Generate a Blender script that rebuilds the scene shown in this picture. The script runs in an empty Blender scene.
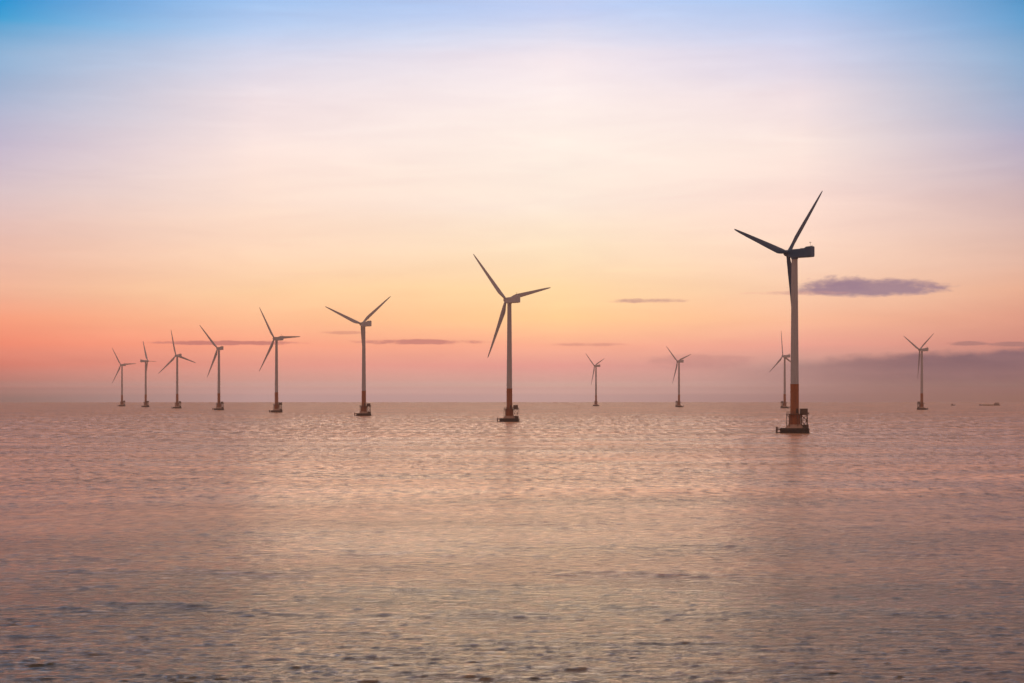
import bpy, bmesh, math, random
import numpy as np
from mathutils import Matrix, Vector

R = math.radians
scene = bpy.context.scene
col = scene.collection
EARTH = 6.371e6           # the sea is curved like the real one: the horizon dips
F_PX = 2000.0             # focal length in pixels of the photograph (about 70 mm)
CAM_H = 18.0
HOR = 397.4               # level direction in the photograph

# ------------------------------------------------------------------ camera
cd = bpy.data.cameras.new('camera')
cam = bpy.data.objects.new('camera', cd)
col.objects.link(cam)
cam.location = (0, 0, CAM_H)
cam.rotation_euler = (R(90), 0, 0)
cd.sensor_width = 36.0
cd.lens = 36.0 * F_PX / 1024.0
cd.shift_y = (HOR - 341.5) / 1024.0
cd.clip_start = 0.5
cd.clip_end = 90000.0
scene.camera = cam

# ------------------------------------------------------------------ world
def lin(c):
    out = []
    for v in c:
        v = max(0.0, v) / 255.0
        out.append(v / 12.92 if v <= 0.04045 else ((v + 0.055) / 1.055) ** 2.4)
    return out

SKY_Y = [0, 30, 60, 100, 150, 200, 250, 290, 320, 345, 365, 385, 398]
SKY_X = [0, 256, 560, 800, 1024]
SKY = [
 [(50,152,210),(108,170,214),(150,180,213),(174,184,210),(202,188,204),(222,195,194),(236,189,170),(243,180,150),(247,159,126),(238,142,116),(212,130,114),(178,128,118),(154,118,110)],
 [(166,198,238),(190,208,239),(218,217,234),(240,224,227),(252,229,220),(253,225,208),(254,216,187),(254,206,161),(254,188,146),(250,166,136),(228,155,138),(202,156,146),(188,150,145)],
 [(194,208,241),(220,221,240),(245,232,236),(254,239,234),(255,241,228),(254,234,217),(254,227,193),(255,218,166),(255,206,150),(250,176,146),(228,158,146),(206,162,150),(194,155,148)],
 [(170,198,236),(194,206,237),(218,214,232),(240,223,225),(250,228,219),(252,221,208),(251,213,190),(250,203,171),(249,186,153),(236,165,147),(198,152,142),(188,146,138),(170,132,126)],
 [(92,154,204),(120,166,208),(144,174,208),(162,176,204),(188,178,196),(211,183,182),(227,185,167),(232,175,147),(222,156,134),(205,140,126),(175,125,118),(150,115,110),(135,100,95)],
]
# in-between rows, closer together near the horizon
for y_ in (355, 375, 380, 387, 389, 392, 395):
    j_ = next(q for q in range(len(SKY_Y)) if SKY_Y[q] > y_)
    f_ = (y_ - SKY_Y[j_ - 1]) / (SKY_Y[j_] - SKY_Y[j_ - 1])
    for row_ in SKY: row_.insert(j_, tuple(a + (b - a) * f_ for a, b in zip(row_[j_ - 1], row_[j_])))
    SKY_Y.insert(j_, y_)
# correction of the bare sky for the air in front of it, in linear light, per column and row
SKY_FIX = [[[-0.2658, -0.0345, 0.0081], [-0.0958, -0.0319, 0.0161], [-0.0369, 0.0014, 0.0274], [-0.0398, 0.005, 0.0316], [-0.0115, 0.0099, 0.0395], [0.0104, 0.0303, 0.0525], [0.041, 0.0352, 0.0407], [0.0763, 0.0547, 0.0417], [0.1318, 0.0429, 0.0204], [0.1963, 0.0286, 0.0085], [0.19, 0.0352, 0.0216], [0.194, 0.0109, 0.0024], [0.1977, 0.0394, 0.0423], [0.2041, 0.0326, 0.0362], [0.1814, 0.0929, 0.1131], [0.3273, 0.1115, 0.1419], [0.0664, 0.0111, 0.0821], [0.154, 0.1059, 0.1436], [-0.0563, 0.0035, 0.0735], [-0.1958, -0.0142, 0.0617]], [[-0.0252, -0.003, 0.0419], [-0.0146, 0.0106, 0.0363], [0.0093, 0.0229, 0.0385], [0.0251, 0.029, 0.038], [0.0495, 0.0441, 0.0451], [0.0559, 0.05, 0.0485], [0.073, 0.0578, 0.0468], [0.0993, 0.0713, 0.0364], [0.1336, 0.0761, 0.0345], [0.2207, 0.0653, 0.0319], [0.2188, 0.0792, 0.0514], [0.2565, 0.0834, 0.067], [0.2988, 0.1362, 0.1184], [0.3813, 0.1857, 0.1695], [0.4997, 0.365, 0.3646], [0.829, 0.4901, 0.4699], [0.7339, 0.5387, 0.5708], [0.8983, 0.6029, 0.6206], [0.5499, 0.4694, 0.5369], [0.5679, 0.4931, 0.5784]], [[-0.0056, 0.0173, 0.0665], [0.0147, 0.0222, 0.0309], [0.0434, 0.0345, 0.0373], [0.0421, 0.0374, 0.0385], [0.0643, 0.0484, 0.0449], [0.0552, 0.0536, 0.0486], [0.0692, 0.0665, 0.0473], [0.1393, 0.0834, 0.0388], [0.2096, 0.1061, 0.0361], [0.222, 0.0869, 0.0491], [0.2234, 0.0941, 0.067], [0.2521, 0.0878, 0.0851], [0.3298, 0.1659, 0.1524], [0.4049, 0.2208, 0.21], [0.5723, 0.4455, 0.4068], [0.8881, 0.553, 0.5165], [0.8348, 0.6169, 0.6183], [1.0643, 0.6863, 0.6508], [0.6287, 0.5377, 0.569], [0.6835, 0.558, 0.6015]], [[-0.0176, 0.0117, 0.0546], [-0.0036, 0.0169, 0.041], [0.015, 0.0228, 0.0431], [0.0414, 0.0353, 0.0405], [0.0565, 0.0525, 0.0482], [0.0575, 0.0487, 0.0482], [0.112, 0.0933, 0.0737], [0.0955, 0.0747, 0.0492], [0.1489, 0.0792, 0.0405], [0.1835, 0.0692, 0.0525], [0.1732, 0.0783, 0.0671], [0.1274, 0.0795, 0.0784], [0.1954, 0.1271, 0.1318], [0.2381, 0.1603, 0.1721], [0.3702, 0.2801, 0.3001], [0.4694, 0.3397, 0.3779], [0.4012, 0.318, 0.3733], [0.4808, 0.3934, 0.4505], [0.2295, 0.2054, 0.2792], [0.1741, 0.1918, 0.2831]], [[-0.0434, -0.0225, -0.002], [-0.0616, -0.026, 0.0116], [-0.0276, 0.0052, 0.0304], [-0.0374, 0.0071, 0.0315], [-0.0194, 0.0061, 0.0399], [0.0015, 0.0169, 0.0367], [0.0391, 0.038, 0.0411], [0.0835, 0.0482, 0.0309], [0.0959, 0.0407, 0.0261], [0.111, 0.0325, 0.0259], [0.0914, 0.0296, 0.0259], [0.0639, 0.0204, 0.0324], [0.0144, 0.0121, 0.0305], [-0.0253, -0.0135, 0.0253], [-0.0598, 0.0612, 0.0892], [-0.4785, -0.0923, 0.0238], [-1.3189, -0.484, 0.0233], [-2.6062, -1.2452, -0.0297], [-3.8213, -2.0765, -0.5685], [-4.6938, -2.7108, -1.1268]]]
#SKYFIX#
# sky above the picture (degrees of elevation, colour), shared by all columns
UPPER = [(12.6, (188,166,148)), (15, (138,122,108)), (22, (104,98,93)), (32, (108,102,97)), (45, (184,156,138)), (90, (204,170,150))]
BACK = [(0, (196,150,136)), (6, (206,156,140)), (20, (192,156,142)), (45, (180,152,138)), (90, (196,164,146))]

world = bpy.data.worlds.new('World')
scene.world = world
world.use_nodes = True
nt = world.node_tree
nt.nodes.clear()

class G:
    """tiny helper that writes node maths"""
    def __init__(s, nt): s.nt = nt
    def n(s, t, **kw):
        x = s.nt.nodes.new(t)
        for k, v in kw.items(): setattr(x, k, v)
        return x
    def put(s, sock, v):
        if isinstance(v, bpy.types.NodeSocket): s.nt.links.new(v, sock)
        elif v is not None: sock.default_value = v
    def m(s, op, a, b=None, c=None, clamp=False):
        x = s.n('ShaderNodeMath', operation=op, use_clamp=clamp)
        s.put(x.inputs[0], a); s.put(x.inputs[1], b); s.put(x.inputs[2], c)
        return x.outputs[0]
    def rng(s, v, a, b, c=0.0, d=1.0, smooth=False):
        x = s.n('ShaderNodeMapRange', interpolation_type='SMOOTHSTEP' if smooth else 'LINEAR')
        s.put(x.inputs[0], v)
        for i, q in enumerate((a, b, c, d)): s.put(x.inputs[1 + i], q)
        return x.outputs[0]
    def mix(s, f, a, b, blend='MIX'):
        x = s.n('ShaderNodeMix', data_type='RGBA', blend_type=blend)
        s.put(x.inputs[0], f); s.put(x.inputs[6], a); s.put(x.inputs[7], b)
        return x.outputs[2]
    def ramp(s, v, stops):
        x = s.n('ShaderNodeValToRGB')
        e = x.color_ramp.elements
        while len(e) > 1: e.remove(e[0])
        for i, (p, c) in enumerate(stops):
            q = e[0] if i == 0 else e.new(p)
            q.position = p; q.color = (c[0], c[1], c[2], 1)
        s.put(x.inputs[0], v)
        return x.outputs[0]
    def vec(s, x, y, z):
        c = s.n('ShaderNodeCombineXYZ')
        s.put(c.inputs[0], x); s.put(c.inputs[1], y); s.put(c.inputs[2], z)
        return c.outputs[0]
    def noise(s, v, scale, detail=4, rough=.5, dist=0.0, dim='3D'):
        x = s.n('ShaderNodeTexNoise', noise_dimensions=dim)
        s.put(x.inputs['Vector'], v); s.put(x.inputs['Scale'], scale)
        s.put(x.inputs['Detail'], detail); s.put(x.inputs['Roughness'], rough); s.put(x.inputs['Distortion'], dist)
        return x.outputs[0]

g = G(nt)
tc = g.n('ShaderNodeTexCoord')
sep = g.n('ShaderNodeSeparateXYZ')
nt.links.new(tc.outputs['Generated'], sep.inputs[0])
dx, dy, dz = sep.outputs
el = g.m('DEGREES', g.m('ARCSINE', dz))
az = g.m('DEGREES', g.m('ARCTAN2', dx, dy))
def deg_of(px): return math.degrees(math.atan((px - 512) / F_PX))
def el_of(py): return math.degrees(math.atan((HOR - py) / F_PX))
# a thin uneven veil bends the bands a little
veil = g.noise(g.vec(g.m('MULTIPLY', az, 0.10), g.m('MULTIPLY', el, 0.9), 0.3), 1.0, 5, .55)
el_w = g.m('ADD', el, g.m('MULTIPLY', g.m('MULTIPLY', g.m('SUBTRACT', veil, .5), .7), g.rng(el, .2, 3.5)))
t = g.m('SQRT', g.m('DIVIDE', g.m('MAXIMUM', el_w, 0.0), 90.0))
def tpos(e): return math.sqrt(max(e, 0) / 90.0)
cols = []
for i in range(len(SKY_X)):
    st = []
    for j, y in reversed(list(enumerate(SKY_Y))):
        c = lin(SKY[i][j])
        if SKY_FIX is not None: c = [max(.002, a + b) for a, b in zip(c, SKY_FIX[i][j])]
        st.append((tpos(el_of(y)), c))
    for e, c in UPPER: st.append((tpos(e), [v * ((.60, .88, 1.08, .88, .58)[i] if e < 40 else 1) for v in lin(c)]))
    cols.append(g.ramp(t, st))
back = g.ramp(t, [(tpos(e), lin(c)) for e, c in BACK])
sky = cols[0]
for i in range(1, len(SKY_X)):
    sky = g.mix(g.rng(az, deg_of(SKY_X[i - 1]), deg_of(SKY_X[i])), sky, cols[i])
sky = g.mix(g.rng(g.m('ABSOLUTE', az), 16, 60, smooth=True), sky, back)

# clouds low over the horizon: centre, half sizes (degrees), colour, opacity
def cloud(sky, px, py, hw, hu, hd, colour, op, rough=.5, seed=0.0, soft=.5, nsc=(1.6, 5.0)):
    cx, cy = deg_of(px), el_of(py)
    k = math.degrees(1 / F_PX)
    u = g.m('DIVIDE', g.m('SUBTRACT', az, cx), hw * k)
    v0 = g.m('SUBTRACT', el, cy)
    v = g.m('ADD', g.m('DIVIDE', g.m('MAXIMUM', v0, 0), hu * k), g.m('DIVIDE', g.m('MINIMUM', v0, 0), hd * k))
    nz = g.noise(g.vec(g.m('MULTIPLY', az, nsc[0]), g.m('MULTIPLY', el, nsc[1]), seed), 1.0, 8, .66)
    d = g.m('SUBTRACT', 1.0, g.m('ADD', g.m('MULTIPLY', u, u), g.m('MULTIPLY', v, v)))
    d = g.m('ADD', d, g.m('MULTIPLY', g.m('SUBTRACT', nz, .5), rough * 4))
    f = g.m('MULTIPLY', g.rng(d, 0.0, soft, smooth=True), op)
    return g.mix(f, sky, tuple(lin(colour)) + (1,))

sky = cloud(sky, 870, 291, 88, 12.5, 8.5, (164,134,148), .95, .36, 3.1, .8, (2.0, 6.0))
sky = cloud(sky, 838, 288, 44, 12, 8, (156,128,148), .6, .6, 9.4, 1.1, (3.2, 6.0))
sky = cloud(sky, 800, 294, 60, 2.6, 2.4, (205,150,145), .5, .6, 5.0, 1.2)
sky = cloud(sky, 645, 301, 48, 3.2, 2.8, (198,146,142), .75, .7, 1.7, 1.2)
sky = cloud(sky, 588, 344.5, 46, 2.2, 2.2, (214,144,132), .55, .7, 2.2, 1.2)
sky = cloud(sky, 420, 342, 76, 3.2, 3.0, (210,132,124), .85, .6, 4.4, .9)
sky = cloud(sky, 232, 343.5, 88, 2.8, 2.6, (204,124,118), .85, .6, 7.7, .9)
sky = cloud(sky, 345, 333, 26, 2.2, 2.0, (222,150,130), .6, .5, 8.1, .8)
sky = cloud(sky, 700, 360, 60, 7, 12, (190,132,134), .35, .4, 6.1, .9)
sky = cloud(sky, 968, 345, 24, 3.0, 2.6, (150,112,116), .6, .5, 11.1, .8)
sky = cloud(sky, 1015, 346, 28, 3.0, 2.6, (150,112,116), .6, .5, 12.1, .8)
# the long bank at the right, whose top rises towards the right
edge = g.m('ADD', g.rng(az, deg_of(640), deg_of(900), el_of(372), el_of(353)), g.rng(az, deg_of(900), deg_of(1060), 0, .16))
bn = g.noise(g.vec(g.m('MULTIPLY', az, 1.1), g.m('MULTIPLY', el, 2.0), 2.0), 1.0, 6, .55)
bd = g.m('SUBTRACT', g.m('ADD', edge, g.m('MULTIPLY', g.m('SUBTRACT', bn, .5), .45)), el)
bank = g.m('MULTIPLY', g.rng(bd, -.05, .22, smooth=True), g.rng(az, deg_of(660), deg_of(960), 0, .95, smooth=True))
inner = g.noise(g.vec(g.m('MULTIPLY', az, .5), g.m('MULTIPLY', el, 3.2), 8.0), 1.0, 6, .6)
bank = g.m('MULTIPLY', bank, g.rng(el, -.2, .9, .55, 1.0))
sky = g.mix(bank, sky, g.ramp(inner, [(.3, lin((116,92,108))), (.7, lin((142,108,118)))]))
# faint long streaks through the whole sky
st1 = g.noise(g.vec(g.m('ADD', g.m('MULTIPLY', az, .2), g.m('MULTIPLY', el, .25)), g.m('SUBTRACT', g.m('MULTIPLY', el, 1.5), g.m('MULTIPLY', az, .05)), 4.0), 1.0, 8, .62, .6)
sky = g.mix(1.0, sky, g.ramp(st1, [(.3, (.965, .955, .965)), (.7, (1.03, 1.035, 1.03))]), 'MULTIPLY')
bg = g.n('ShaderNodeBackground')
g.put(bg.inputs[0], sky)
bg.inputs[1].default_value = 1.0
out = g.n('ShaderNodeOutputWorld')
nt.links.new(bg.outputs[0], out.inputs[0])

# ------------------------------------------------------------------ low sun, only a broad weak glow in the haze straight ahead
sd = bpy.data.lights.new('sun', 'SUN')
sd.energy = 0.045
sd.angle = R(14)
sd.color = (1.0, .68, .42)
sun = bpy.data.objects.new('sun', sd)
col.objects.link(sun)
sun_dir = Vector((math.sin(R(-.5)) * math.cos(R(3.5)), math.cos(R(-.5)) * math.cos(R(3.5)), math.sin(R(3.5))))
sun.rotation_euler = sun_dir.to_track_quat('Z', 'Y').to_euler()
sun.location = (0, 0, 400)

scene.view_settings.view_transform = 'Standard'
scene.view_settings.look = 'None'
scene.view_settings.exposure = 0.0
scene.view_settings.gamma = 1.0
scene.view_settings.use_curve_mapping = False
scene.render.engine = 'CYCLES'
cy = scene.cycles
cy.max_bounces = 6
cy.volume_bounces = 2
cy.diffuse_bounces = 2
cy.glossy_bounces = 2
cy.use_denoising = True
cy.caustics_reflective = False

# ------------------------------------------------------------------ materials
def new_mat(name):
    m = bpy.data.materials.new(name)
    m.use_nodes = True
    m.node_tree.nodes.clear()
    gg = G(m.node_tree)
    b = gg.n('ShaderNodeBsdfPrincipled')
    o = gg.n('ShaderNodeOutputMaterial')
    m.node_tree.links.new(b.outputs[0], o.inputs[0])
    return m, gg, b

def painted(name, c1, c2, rough=.45, scale=.35, streak=True, amount=.5, bump=0.0):
    """paint or concrete with stains that run down"""
    m, gg, b = new_mat(name)
    tcn = gg.n('ShaderNodeTexCoord')
    sp = gg.n('ShaderNodeSeparateXYZ')
    m.node_tree.links.new(tcn.outputs['Object'], sp.inputs[0])
    v = gg.vec(gg.m('MULTIPLY', sp.outputs[0], 2.2), gg.m('MULTIPLY', sp.outputs[1], 2.2), gg.m('MULTIPLY', sp.outputs[2], .25 if streak else 2.0))
    n1 = gg.noise(v, scale, 6, .6)
    n2 = gg.noise(tcn.outputs['Object'], scale * 4, 5, .6)
    f = gg.m('ADD', gg.m('MULTIPLY', gg.rng(n1, .35, .7), amount), gg.m('MULTIPLY', gg.rng(n2, .4, .75), amount * .6), clamp=True)
    gg.put(b.inputs['Base Color'], gg.mix(f, tuple(c1) + (1,), tuple(c2) + (1,)))
    gg.put(b.inputs['Roughness'], gg.rng(n2, .2, .8, rough - .08, rough + .12))
    if bump:
        bp = gg.n('ShaderNodeBump')
        bp.inputs['Strength'].default_value = bump
        bp.inputs['Distance'].default_value = .05
        gg.put(bp.inputs['Height'], n2)
        m.node_tree.links.new(bp.outputs[0], b.inputs['Normal'])
    return m

M = {
 'tower': painted('tower_paint', (.34, .37, .44), (.23, .24, .27), .42),
 'blade': painted('blade_paint', (.38, .43, .52), (.29, .32, .37), .4, streak=False, amount=.3),
 'slate': painted('shaded_blade_paint', (.018, .085, .21), (.014, .055, .13), .4, streak=False, amount=.4),  # blade paint with the darkening of the upper view put into its colour
 'orange': painted('orange_paint', (.28, .078, .014), (.11, .034, .012), .5, amount=.6),
 'concrete': painted('wet_concrete', (.045, .028, .023), (.022, .015, .013), .7, .5, amount=.7, bump=.5),
 'cone': painted('pale_concrete', (.42, .27, .22), (.24, .13, .09), .7, .5, amount=.6, bump=.4),
 'steel': painted('dark_steel', (.07, .05, .045), (.12, .05, .03), .55, .8, amount=.6),
 'rubber': painted('black_rubber', (.03, .026, .025), (.055, .04, .03), .8, 1.0, amount=.5),
 'cabin': painted('cabin_paint', (.09, .065, .055), (.05, .035, .03), .5, .8, amount=.6),
 'hull': painted('hull_paint', (.10, .045, .035), (.05, .03, .03), .5, .3, amount=.6),
 'cargo': painted('pale_cargo', (.85, .80, .74), (.66, .6, .55), .7, .4, streak=False, amount=.4),
 'house': painted('deckhouse_paint', (.16, .12, .11), (.08, .05, .045), .5, .4, amount=.5),
 'foam': painted('foam', (.92, .91, .90), (.8, .8, .8), .8, 3, streak=False, amount=.3),
}

# ------------------------------------------------------------------ mesh helpers
def bm_box(bm, c, s, rz=0.0):
    mt = Matrix.Translation(c) @ Matrix.Rotation(rz, 4, 'Z') @ Matrix.Diagonal((s[0], s[1], s[2], 1))
    return bmesh.ops.create_cube(bm, size=1.0, matrix=mt)['verts']

def bm_tube(bm, a, b, r1, r2=None, seg=8):
    a, b = Vector(a), Vector(b)
    d = b - a
    mt = Matrix.Translation((a + b) / 2) @ d.to_track_quat('Z', 'Y').to_matrix().to_4x4()
    bmesh.ops.create_cone(bm, cap_ends=True, segments=seg, radius1=r1, radius2=r1 if r2 is None else r2, depth=d.length, matrix=mt)

def bm_rings(bm, rings, cap=True):
    rows = [[bm.verts.new(p) for p in r] for r in rings]
    n = len(rows[0])
    for a, b in zip(rows, rows[1:]):
        for i in range(n):
            bm.faces.new((a[i], a[(i + 1) % n], b[(i + 1) % n], b[i]))
    if cap:
        bm.faces.new(list(reversed(rows[0])))
        bm.faces.new(rows[-1])

def bm_lathe(bm, prof, seg=40):
    bm_rings(bm, [[(r * math.cos(2 * math.pi * i / seg), r * math.sin(2 * math.pi * i / seg), z) for i in range(seg)] for r, z in prof])

def obj(name, bm, mat, parent=None, smooth=False, bevel=0.0):
    if bevel:
        es = [e for e in bm.edges if len(e.link_faces) == 2 and e.calc_face_angle() > R(40)]
        bmesh.ops.bevel(bm, geom=es, offset=bevel, segments=2, affect='EDGES')
    bmesh.ops.recalc_face_normals(bm, faces=bm.faces)
    me = bpy.data.meshes.new(name)
    bm.to_mesh(me); bm.free()
    me.materials.append(mat)
    if smooth:
        me.polygons.foreach_set('use_smooth', [True] * len(me.polygons))
        me.set_sharp_from_angle(angle=R(35))
    o = bpy.data.objects.new(name, me)
    col.objects.link(o)
    o.parent = parent
    return o

def new(): return bmesh.new()

def tag(o, label, cat, group=None):
    o['label'] = label; o['category'] = cat
    if group: o['group'] = group

# ------------------------------------------------------------------ sea
def wave_tile(L, N, lmin, lmax, hs, wind, seed, spread=2.0, p=4.0):
    """height field of one periodic tile, metres, from a wind-sea spectrum"""
    rs = np.random.RandomState(seed)
    k = np.fft.fftfreq(N, L / N) * 2 * np.pi
    kx, ky = np.meshgrid(k, k, indexing='ij')
    kk = np.hypot(kx, ky); kk[0, 0] = 1e9
    kp = 2 * np.pi / lmax * 1.3
    S = np.exp(-1.25 * (kp / kk) ** 2) / kk ** p
    S[kk > 2 * np.pi / lmin] = 0
    ca = (kx * math.cos(wind) + ky * math.sin(wind)) / kk
    S *= np.abs(ca) ** (2 * spread) + .015
    h = np.fft.ifft2(np.sqrt(S) * (rs.normal(size=(N, N)) + 1j * rs.normal(size=(N, N)))).real
    h *= (hs / 4) / h.std()
    # sharpen crests a little
    h = h + .2 * (h * h - (h * h).mean()) / (hs / 2)
    return h

def sample(tile, L, x, y, rot):
    c, s = math.cos(rot), math.sin(rot)
    u = (x * c + y * s) / L; v = (-x * s + y * c) / L
    N = tile.shape[0]
    u = (u - np.floor(u)) * N; v = (v - np.floor(v)) * N
    i = np.floor(u).astype(int) % N; j = np.floor(v).astype(int) % N
    fu = u - np.floor(u); fv = v - np.floor(v)
    fu = fu * fu * (3 - 2 * fu); fv = fv * fv * (3 - 2 * fv)
    i2 = (i + 1) % N; j2 = (j + 1) % N
    return (tile[i, j] * (1 - fu) * (1 - fv) + tile[i2, j] * fu * (1 - fv) + tile[i, j2] * (1 - fu) * fv + tile[i2, j2] * fu * fv)

TA = wave_tile(137.0, 768, .5, 3.2, .075, R(96), 3, 4.0, 3.1)
TB = wave_tile(463.0, 768, 3.0, 22.0, .11, R(84), 8, 5.0, 3.6)
TC = wave_tile(1900.0, 1024, 9.0, 70.0, .30, R(88), 5, 3.0, 4.0)
def sea_z(x, y):
    r = np.hypot(x, y)
    gust = 1.0 + .35 * np.sin(x / 63.0 + 1.3 * np.sin(y / 90.0)) * np.sin(y / 41.0 + .9 * np.sin(x / 77.0))
    fa = np.clip((950 - r) / 600, 0, 1); fb = np.clip((1300 - r) / 900, 0, 1); fc = np.clip((4200 - r) / 2400, 0, 1)
    return (fa * gust * sample(TA, 137.0, x, y, .17) + fb * sample(TB, 463.0, x, y, -.31) + fc * sample(TC, 1900.0, x, y, .1)) - r * r / (2 * EARTH)

rr = [2.0]
while rr[-1] < 25000:
    r = rr[-1]
    if r < 95: d = max(1.2, .03 * r)
    elif r < 420: d = max(.31, r * r / 42000.0 * .8)
    else: d = r * .007
    rr.append(r + d)
rr = np.array(rr)
fine = np.arange(R(-24), R(24), .00095)
coarse = np.linspace(R(24), R(336), 90)
th = np.concatenate([fine, coarse])
nr, na = len(rr), len(th)
X = rr[:, None] * np.sin(th)[None]; Y = rr[:, None] * np.cos(th)[None]
Z = sea_z(X, Y)
co = np.stack([X, Y, Z], -1).reshape(-1, 3)
co = np.concatenate([co, [[0, 0, 0]]])
i = np.arange(nr - 1)[:, None] * na; j = np.arange(na)[None]; j2 = (np.arange(na) + 1)[None] % na
quads = np.stack([i + j, i + na + j, i + na + j2, i + j2], -1).reshape(-1, 4)
tris = np.stack([np.full(na, nr * na), np.arange(na), (np.arange(na) + 1) % na], -1)
me = bpy.data.meshes.new('sea')
me.vertices.add(len(co)); me.vertices.foreach_set('co', co.astype('f4').ravel())
nl = quads.size + tris.size
me.loops.add(nl); me.loops.foreach_set('vertex_index', np.concatenate([quads.ravel(), tris.ravel()]).astype('i4'))
npoly = len(quads) + len(tris)
me.polygons.add(npoly)
me.polygons.foreach_set('loop_start', np.concatenate([np.arange(len(quads)) * 4, quads.size + np.arange(len(tris)) * 3]).astype('i4'))
me.polygons.foreach_set('loop_total', np.concatenate([np.full(len(quads), 4), np.full(len(tris), 3)]).astype('i4'))
me.update(calc_edges=True)
me.polygons.foreach_set('use_smooth', np.ones(npoly, dtype=bool))
sea = bpy.data.objects.new('sea', me)
col.objects.link(sea)
sea['kind'] = 'structure'

m, gg, b = new_mat('sea_water')
geo = gg.n('ShaderNodeNewGeometry')
P = geo.outputs['Position']
sp = gg.n('ShaderNodeSeparateXYZ'); m.node_tree.links.new(P, sp.inputs[0])
px_, py_ = sp.outputs[0], sp.outputs[1]
mud = gg.noise(gg.vec(gg.m('MULTIPLY', px_, .3), py_, 0), .012, 5, .55)
patch = gg.noise(gg.vec(gg.m('MULTIPLY', px_, .45), py_, 7.0), .022, 5, .6, .6)     # slicks and gust patches
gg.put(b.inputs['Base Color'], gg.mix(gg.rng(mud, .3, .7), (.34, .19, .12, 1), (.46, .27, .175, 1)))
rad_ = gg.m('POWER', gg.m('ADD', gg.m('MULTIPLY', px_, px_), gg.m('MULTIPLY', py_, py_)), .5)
# shade towards the near edge painted into the water colour; muddy brown farther out
shade_mix = gg.m('ADD', gg.rng(gg.m('LOGARITHM', rad_, 10.0), 2.2, 2.68), gg.m('MULTIPLY', gg.m('SUBTRACT', mud, .5), .8), clamp=True)
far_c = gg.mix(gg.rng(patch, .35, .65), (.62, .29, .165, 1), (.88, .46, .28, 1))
# light and dark of wind ripples painted as colour, longer the farther one looks
def rip(sx, sy, z): return gg.noise(gg.vec(gg.m('MULTIPLY', px_, sx), gg.m('MULTIPLY', py_, sy), z), 1.0, 5, .65)
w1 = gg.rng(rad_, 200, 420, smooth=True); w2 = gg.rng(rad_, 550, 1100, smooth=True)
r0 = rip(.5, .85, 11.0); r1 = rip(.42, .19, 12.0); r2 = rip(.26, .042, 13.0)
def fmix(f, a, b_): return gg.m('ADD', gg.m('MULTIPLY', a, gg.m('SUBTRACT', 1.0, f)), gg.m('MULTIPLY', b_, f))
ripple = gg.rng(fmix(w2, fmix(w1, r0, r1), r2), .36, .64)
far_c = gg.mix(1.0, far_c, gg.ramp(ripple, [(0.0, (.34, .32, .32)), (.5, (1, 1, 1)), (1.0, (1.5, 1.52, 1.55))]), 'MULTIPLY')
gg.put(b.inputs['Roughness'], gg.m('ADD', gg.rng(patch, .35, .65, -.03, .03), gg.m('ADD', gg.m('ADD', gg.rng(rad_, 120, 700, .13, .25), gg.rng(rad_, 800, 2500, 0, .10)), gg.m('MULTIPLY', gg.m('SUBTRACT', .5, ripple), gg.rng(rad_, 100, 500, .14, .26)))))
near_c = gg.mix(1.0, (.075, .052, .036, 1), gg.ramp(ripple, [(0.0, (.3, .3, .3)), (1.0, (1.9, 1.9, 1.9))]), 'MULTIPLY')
# long pale slicks and darker gust patches
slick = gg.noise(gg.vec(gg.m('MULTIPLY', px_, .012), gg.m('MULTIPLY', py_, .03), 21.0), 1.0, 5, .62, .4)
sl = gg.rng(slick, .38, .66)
wc = gg.mix(shade_mix, near_c, far_c)
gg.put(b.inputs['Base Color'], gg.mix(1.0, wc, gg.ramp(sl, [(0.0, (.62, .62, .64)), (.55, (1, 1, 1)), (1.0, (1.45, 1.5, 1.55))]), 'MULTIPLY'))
b.inputs['IOR'].default_value = 1.333
fine_n = gg.noise(gg.vec(px_, gg.m('MULTIPLY', py_, 1.5), 0), 1.7, 5, .62)
mid_n = gg.noise(gg.vec(px_, gg.m('MULTIPLY', py_, 1.7), 3.0), .32, 5, .6)
tiny_n = gg.noise(gg.vec(px_, gg.m('MULTIPLY', py_, 1.3), 6.0), 4.5, 4, .6)
hgt = gg.m('ADD', gg.m('ADD', gg.m('MULTIPLY', tiny_n, .10), gg.m('MULTIPLY', fine_n, .24)), gg.m('MULTIPLY', mid_n, .55))
bp = gg.n('ShaderNodeBump')
gg.put(bp.inputs['Strength'], gg.rng(patch, .35, .62, .45, 1.0))
bp.inputs['Distance'].default_value = 1.0
gg.put(bp.inputs['Height'], hgt)
m.node_tree.links.new(bp.outputs[0], b.inputs['Normal'])
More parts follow.
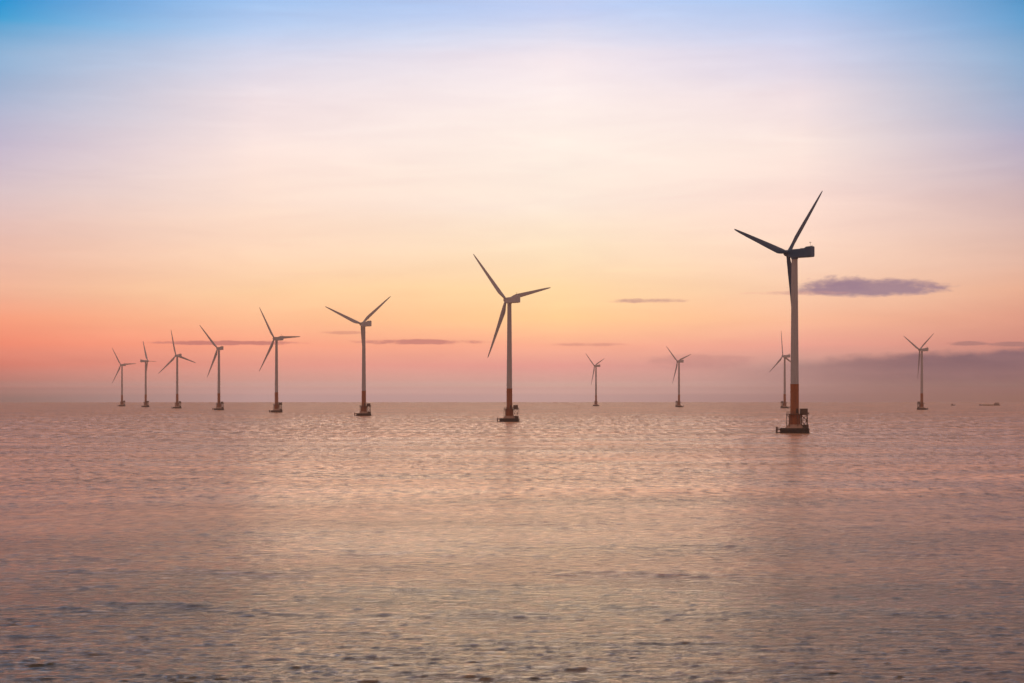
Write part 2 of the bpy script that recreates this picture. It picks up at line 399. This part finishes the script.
# foam drifting off the two nearest turbine bases with the tide
def strip(x0, x1, y0, half):
    wob = gg.m('MULTIPLY', gg.m('SUBTRACT', gg.noise(gg.vec(px_, 0, 1.0), .05, 4), .5), half * 1.4)
    d = gg.m('ABSOLUTE', gg.m('ADD', gg.m('SUBTRACT', py_, y0), wob))
    a = gg.rng(d, half * .4, half, 1.0, 0.0, smooth=True)
    e = gg.m('MULTIPLY', gg.rng(px_, x0, x0 + .6 * (x1 - x0), 0, 1), gg.rng(px_, x1, x1 + 2, 1, 0))
    brk = gg.rng(gg.noise(gg.vec(px_, gg.m('MULTIPLY', py_, .3), 5.0), .12, 5, .6), .25, .5)
    return gg.m('MULTIPLY', gg.m('MULTIPLY', a, e), brk)
def collar(cx_, cy_):
    u_ = gg.m('SUBTRACT', px_, cx_); v_ = gg.m('MULTIPLY', gg.m('SUBTRACT', py_, cy_), .8)
    dd = gg.m('POWER', gg.m('ADD', gg.m('MULTIPLY', u_, u_), gg.m('MULTIPLY', v_, v_)), .5)
    nn = gg.noise(P, .6, 4, .6)
    return gg.m('MULTIPLY', gg.rng(gg.m('ADD', dd, gg.m('MULTIPLY', gg.m('SUBTRACT', nn, .5), 6)), 8.2, 10.5, 1, 0, smooth=True), gg.rng(nn, .35, .6))
fo = gg.m('MAXIMUM', strip(62, 134, 1010, 16), strip(-64, -10, 1500, 26))
for (cx_, cy_) in ((142.8, 1010.1), (-1.9, 1489.2)): fo = gg.m('MAXIMUM', fo, collar(cx_, cy_))
mixs = gg.n('ShaderNodeMixShader')
fb_ = gg.n('ShaderNodeBsdfDiffuse'); fb_.inputs[0].default_value = (.75, .68, .62, 1)
gg.put(mixs.inputs[0], gg.m('MULTIPLY', fo, .95))
m.node_tree.links.new(b.outputs[0], mixs.inputs[1]); m.node_tree.links.new(fb_.outputs[0], mixs.inputs[2])
om = [x for x in m.node_tree.nodes if x.type == 'OUTPUT_MATERIAL'][0]
m.node_tree.links.new(mixs.outputs[0], om.inputs[0])
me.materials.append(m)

# ------------------------------------------------------------------ haze
HAZE = 0.6e-4
bm = new(); bm_box(bm, (0, 0, (-51 + 142) / 2), (52000, 52000, 142 + 51))
m = bpy.data.materials.new('sea_haze'); m.use_nodes = True; m.node_tree.nodes.clear()
gg = G(m.node_tree)
v = gg.n('ShaderNodeVolumePrincipled')
v.inputs['Color'].default_value = (.95, .86, .85, 1)
v.inputs['Density'].default_value = HAZE
v.inputs['Anisotropy'].default_value = .3
o_ = gg.n('ShaderNodeOutputMaterial'); m.node_tree.links.new(v.outputs[0], o_.inputs['Volume'])
hz = obj('haze', bm, m)
hz['kind'] = 'stuff'

# ------------------------------------------------------------------ wind turbine
HUB = 90.5
GROUP = 'offshore wind turbines standing in the sea'

def chord_at(r):
    return float(np.interp(r, [1.0, 3.0, 6.0, 9.5, 15, 25, 35, 42, 45, 45.5], [1.9, 2.0, 3.0, 3.7, 3.3, 2.5, 1.8, 1.15, .65, .15]))
def thick_at(r):
    return float(np.interp(r, [1.0, 3.0, 6.0, 9.5, 15, 25, 35, 42, 45.5], [1.0, .98, .6, .38, .27, .2, .17, .15, .14]))
def make_blade_bm():
    bm = new(); rings = []
    for r in [1.0, 2.0, 3.0, 4.5, 6, 7.5, 9.5, 12, 15, 20, 25, 30, 35, 39, 42, 44, 45, 45.5]:
        c, tk = chord_at(r), thick_at(r)
        tw = R(float(np.interp(r, [1, 9, 20, 35, 45], [14, 13, 6, 2, 0])))
        rnd = min(1.0, max(0.0, (8 - r) / 5.5))          # 1 = round root, 0 = aerofoil
        pts = []
        for q in range(24):
            a = 2 * math.pi * q / 24
            s_ = .5 - .5 * math.cos(a)                   # 0 leading, 1 trailing
            yt = 5 * .5 * (.2969 * math.sqrt(max(s_, 0)) - .126 * s_ - .3516 * s_ ** 2 + .2843 * s_ ** 3 - .1015 * s_ ** 4)
            foil = yt * 2 * (1 if math.sin(a) >= 0 else -1) * .5 * 2
            circ = math.sin(a) * .5
            yy = (s_ - (.5 * rnd + .3 * (1 - rnd))) * c
            xx = (circ * rnd + foil * .5 * (1 - rnd)) * c * tk
            x2 = xx * math.cos(tw) - yy * math.sin(tw)
            y2 = xx * math.sin(tw) + yy * math.cos(tw)
            pts.append((x2 + .4 * (max(0, r - 15) / 30) ** 2, y2, r))
        rings.append(pts)
    bm_rings(bm, rings)
    return bm

def make_turbine():
    root = bpy.data.objects.new('wind_turbine', None); col.objects.link(root)
    root.empty_display_size = 5
    # pile cap
    bm = new(); bm_lathe(bm, [(7.0, -3.0), (7.0, 2.45), (6.85, 2.65)], 28)
    for k in range(8):                                     # raking piles just under the surface
        a = 2 * math.pi * (k + .5) / 8
        bm_tube(bm, (5.4 * math.cos(a), 5.4 * math.sin(a), -2.9), (7.6 * math.cos(a), 7.6 * math.sin(a), -9), .8, seg=12)
    cap = obj('pile_cap', bm, M['concrete'], root)
    bm = new()
    for k in range(18):
        a = 2 * math.pi * k / 18
        bm_box(bm, (7.12 * math.cos(a), 7.12 * math.sin(a), .9), (.34, .62, 3.4), a)
    for z in (.55, 1.75):
        bm_rings(bm, [[((7.3 + dr) * math.cos(2 * math.pi * i / 28), (7.3 + dr) * math.sin(2 * math.pi * i / 28), z + dz_) for i in range(28)] for dr, dz_ in ((0, -.22), (.3, -.22), (.3, .22), (0, .22), (0, -.22))], cap=False)
    obj('fender', bm, M['rubber'], cap)
    # boat landing on the open side
    bm = new()
    for y in (-1.3, 1.3):
        bm_tube(bm, (-9.0, y, -2), (-9.0, y, 3.2), .32, seg=10)
        bm_tube(bm, (-9.0, y, 2.0), (-6.9, y, 2.0), .2)
        bm_tube(bm, (-9.0, y, .4), (-7.2, y, .4), .2)
    bm_box(bm, (-8.0, 0, 2.52), (2.3, 3.2, .16))
    for z in (.2, .7, 1.2, 1.7, 2.2, 2.9): bm_tube(bm, (-9.1, -1.25, z), (-9.1, 1.25, z), .07, seg=6)
    obj('boat_landing', bm, M['steel'], root)
    # cone and transition
    bm = new(); bm_lathe(bm, [(4.75, 2.4), (4.6, 2.9), (3.3, 4.35), (3.0, 4.6)], 40)
    obj('concrete_cone', bm, M['cone'], root, True)
    bm = new(); bm_lathe(bm, [(3.15, 4.3), (3.15, 4.7), (2.86, 4.75), (2.86, 9.2), (2.95, 9.3), (2.95, 9.5)], 40)
    obj('transition_piece', bm, M['orange'], root, True)
    # platform round the foot
    bm = new(); bm_lathe(bm, [(2.6, 9.52), (4.4, 9.52), (4.4, 9.78), (2.6, 9.78)], 32)
    for k in range(10):
        a = 2 * math.pi * k / 10
        bm_tube(bm, (2.7 * math.cos(a), 2.7 * math.sin(a), 7.6), (4.0 * math.cos(a), 4.0 * math.sin(a), 9.5), .1, seg=6)
    for a in (2.2, 3.0, 3.9, 5.0):
        bm_tube(bm, (4.0 * math.cos(a), 4.0 * math.sin(a), 2.4), (4.0 * math.cos(a), 4.0 * math.sin(a), 9.5), .16, seg=8)
    plat = obj('work_platform', bm, M['steel'], root)
    bm = new(); pr = []
    for k in range(20):
        a = 2 * math.pi * k / 20
        bm_tube(bm, (4.05 * math.cos(a), 4.05 * math.sin(a), 9.7), (4.05 * math.cos(a), 4.05 * math.sin(a), 10.9), .05, seg=6)
        for z in (10.3, 10.9):
            b2 = 2 * math.pi * (k + 1) / 20
            bm_tube(bm, (4.05 * math.cos(a), 4.05 * math.sin(a), z), (4.05 * math.cos(b2), 4.05 * math.sin(b2), z), .045, seg=6)
    obj('railing', bm, M['steel'], plat)
    # orange foot section, tower
    bm = new(); bm_lathe(bm, [(2.25, 9.4), (2.25, 10.0), (2.18, 10.1), (2.14, 24.5), (2.2, 24.55), (2.2, 24.8)], 48)
    ft = obj('tower_foot', bm, M['orange'], root, True)
    bm = new(); bm_box(bm, (.9, -2.05, 11.35), (.95, .22, 2.3), 0.0)
    obj('door', bm, M['rubber'], ft, bevel=.05)
    def rad(z): return 2.08 + (1.52 - 2.08) * (z - 24.7) / (87.6 - 24.7)
    pf = []
    for z0, z1 in ((24.7, 44.9), (44.9, 66.4), (66.4, 87.6)):
        pf += [(rad(z0) + .05, z0), (rad(z0) + .05, z0 + .18), (rad(z0), z0 + .2), (rad(z1), z1 - .2), (rad(z1) + .05, z1 - .18)]
    pf.append((rad(87.6) + .05, 87.6))
    bm = new(); bm_lathe(bm, pf, 48)
    obj('tower', bm, M['tower'], root, True)
    # cabin on lattice legs beside the tower
    bm = new()
    bm_box(bm, (4.6, 0, 10.85), (3.6, 3.3, 2.9))
    bm_box(bm, (4.6, 0, 12.38), (3.9, 3.6, .14))
    cab = obj('service_cabin', bm, M['cabin'], root)
    bm = new()
    bm_box(bm, (5.0, 0, 9.27), (4.6, 3.9, .24))
    for x in (3.5, 7.15):
        for y in (-1.8, 1.8): bm_tube(bm, (x, y, 9.3), (x, y, 10.5), .05, seg=6)
    for y in (-1.85, 1.85): bm_tube(bm, (3.5, y, 10.5), (7.2, y, 10.5), .05, seg=6)
    bm_tube(bm, (7.2, -1.85, 10.5), (7.2, 1.85, 10.5), .05, seg=6)
    bm_box(bm, (6.8, .4, 10.0), (.9, .8, .5))
    obj('cabin_deck', bm, M['steel'], cab)
    bm = new()
    xs, ys = (3.35, 6.35), (-1.5, 1.5)
    for x in xs:
        for y in ys: bm_tube(bm, (x, y, 2.4), (x, y, 9.2), .17, seg=8)
    for y in ys:
        for (a, z0), (c, z1) in (((3.35, 3), (6.35, 6.3)), ((6.35, 3), (3.35, 6.3)), ((3.35, 6.3), (6.35, 9.6)), ((6.35, 6.3), (3.35, 9.1))):
            bm_tube(bm, (a, y, z0), (c, y, z1), .1, seg=6)
        bm_tube(bm, (3.35, y, 6.3), (6.35, y, 6.3), .1, seg=6)
    for x in xs:
        bm_tube(bm, (x, -1.5, 3), (x, 1.5, 6.3), .09, seg=6); bm_tube(bm, (x, 1.5, 6.3), (x, -1.5, 9.1), .09, seg=6)
        bm_tube(bm, (x, -1.5, 6.3), (x, 1.5, 6.3), .09, seg=6)
    obj('lattice_legs', bm, M['steel'], cab)
    bm = new(); bm_box(bm, (5.2, 0, 3.3), (3.3, 2.6, 1.75)); bm_box(bm, (5.2, 0, 4.23), (3.5, 2.8, .12))
    bm_box(bm, (5.0, -3.2, 2.95), (1.5, 1.3, 1.05))
    obj('equipment_box', bm, M['cabin'], root)
    # nacelle (local x points to the rotor)
    def sect(x, hw, z0, z1, ch=.35):
        return [(x, -hw + ch, z0), (x, hw - ch, z0), (x, hw, z0 + ch), (x, hw, z1 - ch), (x, hw - ch, z1), (x, -hw + ch, z1), (x, -hw, z1 - ch), (x, -hw, z0 + ch)]
    bm = new()
    bm_rings(bm, [sect(x, hw, z0, z1) for x, hw, z0, z1 in ((3.2, 1.35, -1.4, 1.5), (2.6, 1.75, -1.95, 1.9), (1.0, 1.95, -2.2, 2.15), (-6.4, 1.95, -2.2, 2.25), (-7.9, 1.95, -2.2, 3.1), (-10.6, 1.9, -2.05, 3.25), (-10.8, 1.7, -1.9, 3.0))])
    bm_lathe(bm, [(1.75, -2.75), (1.75, -2.1)], 32)
    nac = obj('nacelle', bm, M['blade'], root)
    nac.matrix_local = Matrix.Translation((0, 0, HUB))
    bm = new()
    bm_box(bm, (-5.0, 0, 2.35), (2.2, 1.6, .3))
    obj('roof_hatch', bm, M['blade'], nac)
    bm = new()
    bm_tube(bm, (-10.2, 1.2, 3.1), (-10.2, 1.2, 5.4), .07, seg=6); bm_tube(bm, (-10.2, .6, 4.9), (-10.2, 1.8, 4.9), .05, seg=6)
    bm_tube(bm, (-10.2, .6, 4.9), (-10.2, .6, 5.3), .1, seg=6); bm_tube(bm, (-10.2, 1.8, 4.9), (-10.2, 1.8, 5.3), .1, seg=6)
    obj('wind_mast', bm, M['steel'], nac)
    bm = new(); bm_tube(bm, (-9.6, -1.2, 3.1), (-9.6, -1.2, 3.8), .2, seg=8)
    obj('warning_lamp', bm, M['steel'], nac)
    # rotor
    bm = new(); seg = 28; rings = []
    for x, r in ((-1.45, 1.35), (-1.35, 1.6), (.6, 1.72), (1.5, 1.5), (2.15, 1.0), (2.45, .45), (2.5, .1)):
        rings.append([(x, r * math.cos(2 * math.pi * i / seg), r * math.sin(2 * math.pi * i / seg)) for i in range(seg)])
    bm_rings(bm, rings)
    hub = obj('rotor_hub', bm, M['blade'], root, True)
    bl0 = obj('blade', make_blade_bm(), M['blade'], hub, True)
    for k in range(3):
        bl = bl0 if k == 0 else bl0.copy()
        if k: col.objects.link(bl)
        bl.parent = hub
        bl.matrix_local = Matrix.Rotation(-2 * math.pi * k / 3, 4, 'X') @ Matrix.Rotation(R(2.2), 4, 'Y')
    return root

def kids(o): return [c for c in bpy.data.objects if c.parent is o]
def copy_tree(o, parent=None):
    c = o.copy(); col.objects.link(c)
    c.parent = parent
    for ch in kids(o): copy_tree(ch, c)
    return c

proto = make_turbine()
# scale (pixels per metre), x in the photograph, yaw of the rotor axis, rotor phase, cabin bearing, label
TURB = [
 (1.985, 794.6, 138, 78, 0, 'largest wind turbine, at right, nacelle and blades shaded slate-blue, bright orange tower foot'),
 (1.343, 509.4, 128.5, 43.5, 0, 'second largest wind turbine, near the middle, all three blades spread wide'),
 (1.012, 363.8, 129, 69, 10, 'wind turbine with two blades raised in a wide V, left of the second largest one'),
 (.814, 276.5, 139, 34, 20, 'left wind turbine with one blade pointing level right, next to the one with V-raised blades'),
 (.68, 218.9, 126.5, 41.5, 15, 'wind turbine at left showing just two long blades, both reaching left of its tower'),
 (.582, 177.2, 133.5, 14, 15, 'third wind turbine from the left, one blade upright and the other two pointing down'),
 (.508, 145.7, 31, 27, -25, 'second wind turbine from the left, narrow rotor nearly edge-on, nacelle pointing left'),
 (.456, 122.0, 141, 34, 20, 'leftmost small wind turbine, low in the haze at the end of the row'),
 (.443, 596, 143.5, 52.5, 100, 'smallest wind turbine right of centre, alone beyond the second largest one'),
 (.503, 679, 134.5, 49, 170, 'small hazy wind turbine midway between the smallest one and the largest one'),
 (.574, 784.7, 137.5, 9.5, 180, 'small wind turbine partly hidden behind the tower of the largest one'),
 (.662, 921.8, 134, 64, 180, 'far right wind turbine with two blades raised in a V before the grey cloud bank'),
]
def place(root, s, px, yaw, ph, cab):
    d = F_PX / s
    x = (px - 512) / s
    root.location = (x, d, -d * d / (2 * EARTH))
    for c in kids(root):
        n = c.name.split('.')[0]
        if n in ('service_cabin', 'equipment_box', 'boat_landing'):
            c.rotation_euler = (0, 0, R(cab))
        elif n == 'nacelle':
            c.matrix_local = Matrix.Translation((0, 0, HUB)) @ Matrix.Rotation(R(yaw), 4, 'Z')
        elif n == 'rotor_hub':
            c.matrix_local = Matrix.Translation((0, 0, HUB)) @ Matrix.Rotation(R(yaw), 4, 'Z') @ Matrix.Rotation(R(-5), 4, 'Y') @ Matrix.Translation((4.0, 0, 0)) @ Matrix.Rotation(R(-ph), 4, 'X')
roots = [proto] + [copy_tree(proto) for _ in TURB[1:]]
for root, (s, px, yaw, ph, cabn, lab) in zip(roots, TURB):
    place(root, s, px, yaw, ph, cabn)
    tag(root, lab, 'wind turbine', GROUP)
# the fifth machine shows no blade to the right of its tower in the photograph
for h_ in kids(roots[4]):
    if h_.name.startswith('rotor_hub'):
        bpy.data.objects.remove([b_ for b_ in kids(h_) if (b_.rotation_euler.to_matrix() @ Vector((0, 0, 1))).y < -.3][0])
# the nearest machine's nacelle and rotor have shade painted into their colour
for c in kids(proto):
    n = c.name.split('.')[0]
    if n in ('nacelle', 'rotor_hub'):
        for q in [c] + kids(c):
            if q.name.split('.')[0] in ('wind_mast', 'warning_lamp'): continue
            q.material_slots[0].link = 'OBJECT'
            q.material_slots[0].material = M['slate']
        c['label'] = 'shaded slate-blue ' + n.replace('_', ' ')
# the one that faces the other way has its blades feathered
for h_ in kids(roots[6]):
    if h_.name.startswith('rotor_hub'):
        for b_ in kids(h_):
            b_.rotation_euler = (b_.rotation_euler.to_matrix() @ Matrix.Rotation(R(60), 3, 'Z')).to_euler()

# ------------------------------------------------------------------ vessels on the horizon
def hull_bm(L, B, z0, z1, bow=.18):
    bm = new(); rings = []
    for q, (w, lift) in ((0.0, (.72, .0)), (.06, (.95, 0)), (.5, (1, 0)), (1 - bow, (.98, .05)), (1 - bow * .4, (.62, .25)), (1.0, (.06, .5))):
        x = (q - .5) * L; hw = B / 2 * w; zt = z1 + lift * (z1 - z0) * .8
        rings.append([(x, -hw * .8, z0), (x, hw * .8, z0), (x, hw, zt), (x, -hw, zt)])
    bm_rings(bm, rings)
    return bm
def sea_spot(px, d): return ((px - 512) / F_PX * d, d, -d * d / (2 * EARTH))

ship = bpy.data.objects.new('cargo_barge', None); col.objects.link(ship)
d = 4900.0
ship.location = sea_spot(989.5, d)
ship.rotation_euler = (0, 0, R(180 - 6))          # bow to the left
h = obj('hull', hull_bm(50, 10, -1.2, 1.8), M['hull'], ship)
bm = new(); bm_box(bm, (4, 0, 3.2), (26, 8.4, 2.8)); obj('cargo_cover', bm, M['cargo'], ship, bevel=.5)
bm = new(); bm_box(bm, (-17, 0, 3.5), (12, 8.6, 3.6)); bm_box(bm, (-16.4, 0, 6.2), (6.5, 7, 1.6)); bm_tube(bm, (-20.6, 0, 5.2), (-20.6, 0, 7.6), .8, .7, 12)
obj('deckhouse', bm, M['house'], ship)
bm = new(); bm_tube(bm, (20.5, 0, 1.8), (20.5, 0, 8), .22, .12); bm_tube(bm, (-14.5, 0, 6.9), (-14.5, 0, 9.5), .18, .1); obj('mast', bm, M['steel'], ship)
tag(ship, 'long low barge with pale load and dark deckhouse on the horizon at far right', 'barge')

boat = bpy.data.objects.new('fishing_boat', None); col.objects.link(boat)
boat.location = sea_spot(953.2, 4900.0)
boat.rotation_euler = (0, 0, R(10))
obj('hull', hull_bm(11.5, 3.6, -.5, 1.7), M['hull'], boat)
bm = new(); bm_box(bm, (-2.2, 0, 2.7), (3.4, 2.6, 2.2)); obj('wheelhouse', bm, M['house'], boat)
bm = new(); bm_tube(bm, (-.6, 0, 1.6), (-.6, 0, 5.2), .12, .08); obj('mast', bm, M['steel'], boat)
tag(boat, 'tiny dark boat on the horizon, between the far right wind turbine and the barge', 'boat')

# two flecks of foam riding a wave close to the camera
def foam_fleck(px, py, w, lab):
    d = CAM_H * F_PX / (py - HOR)
    x = (px - 512) / F_PX * d
    z = float(sea_z(np.array([x]), np.array([d]))[0])
    rnd = random.Random(int(px * 10)); bm = new()
    for q in range(9):
        sx = (rnd.random() - .5) * w; sy = (rnd.random() - .5) * w * .8; r = w * rnd.uniform(.12, .22)
        mt = Matrix.Translation((sx, sy, r * .15)) @ Matrix.Diagonal((1.5, 1.2, .75, 1))
        bmesh.ops.create_icosphere(bm, subdivisions=2, radius=r, matrix=mt)
    o = obj('foam_fleck', bm, M['foam'], None, True)
    o.location = (x, d, z + .07)
    tag(o, lab, 'foam')
foam_fleck(30.5, 658.0, .34, 'small white fleck of foam at lower left, the left one of two')
foam_fleck(36.8, 658.2, .42, 'slightly larger white fleck of foam at lower left, right of the other')
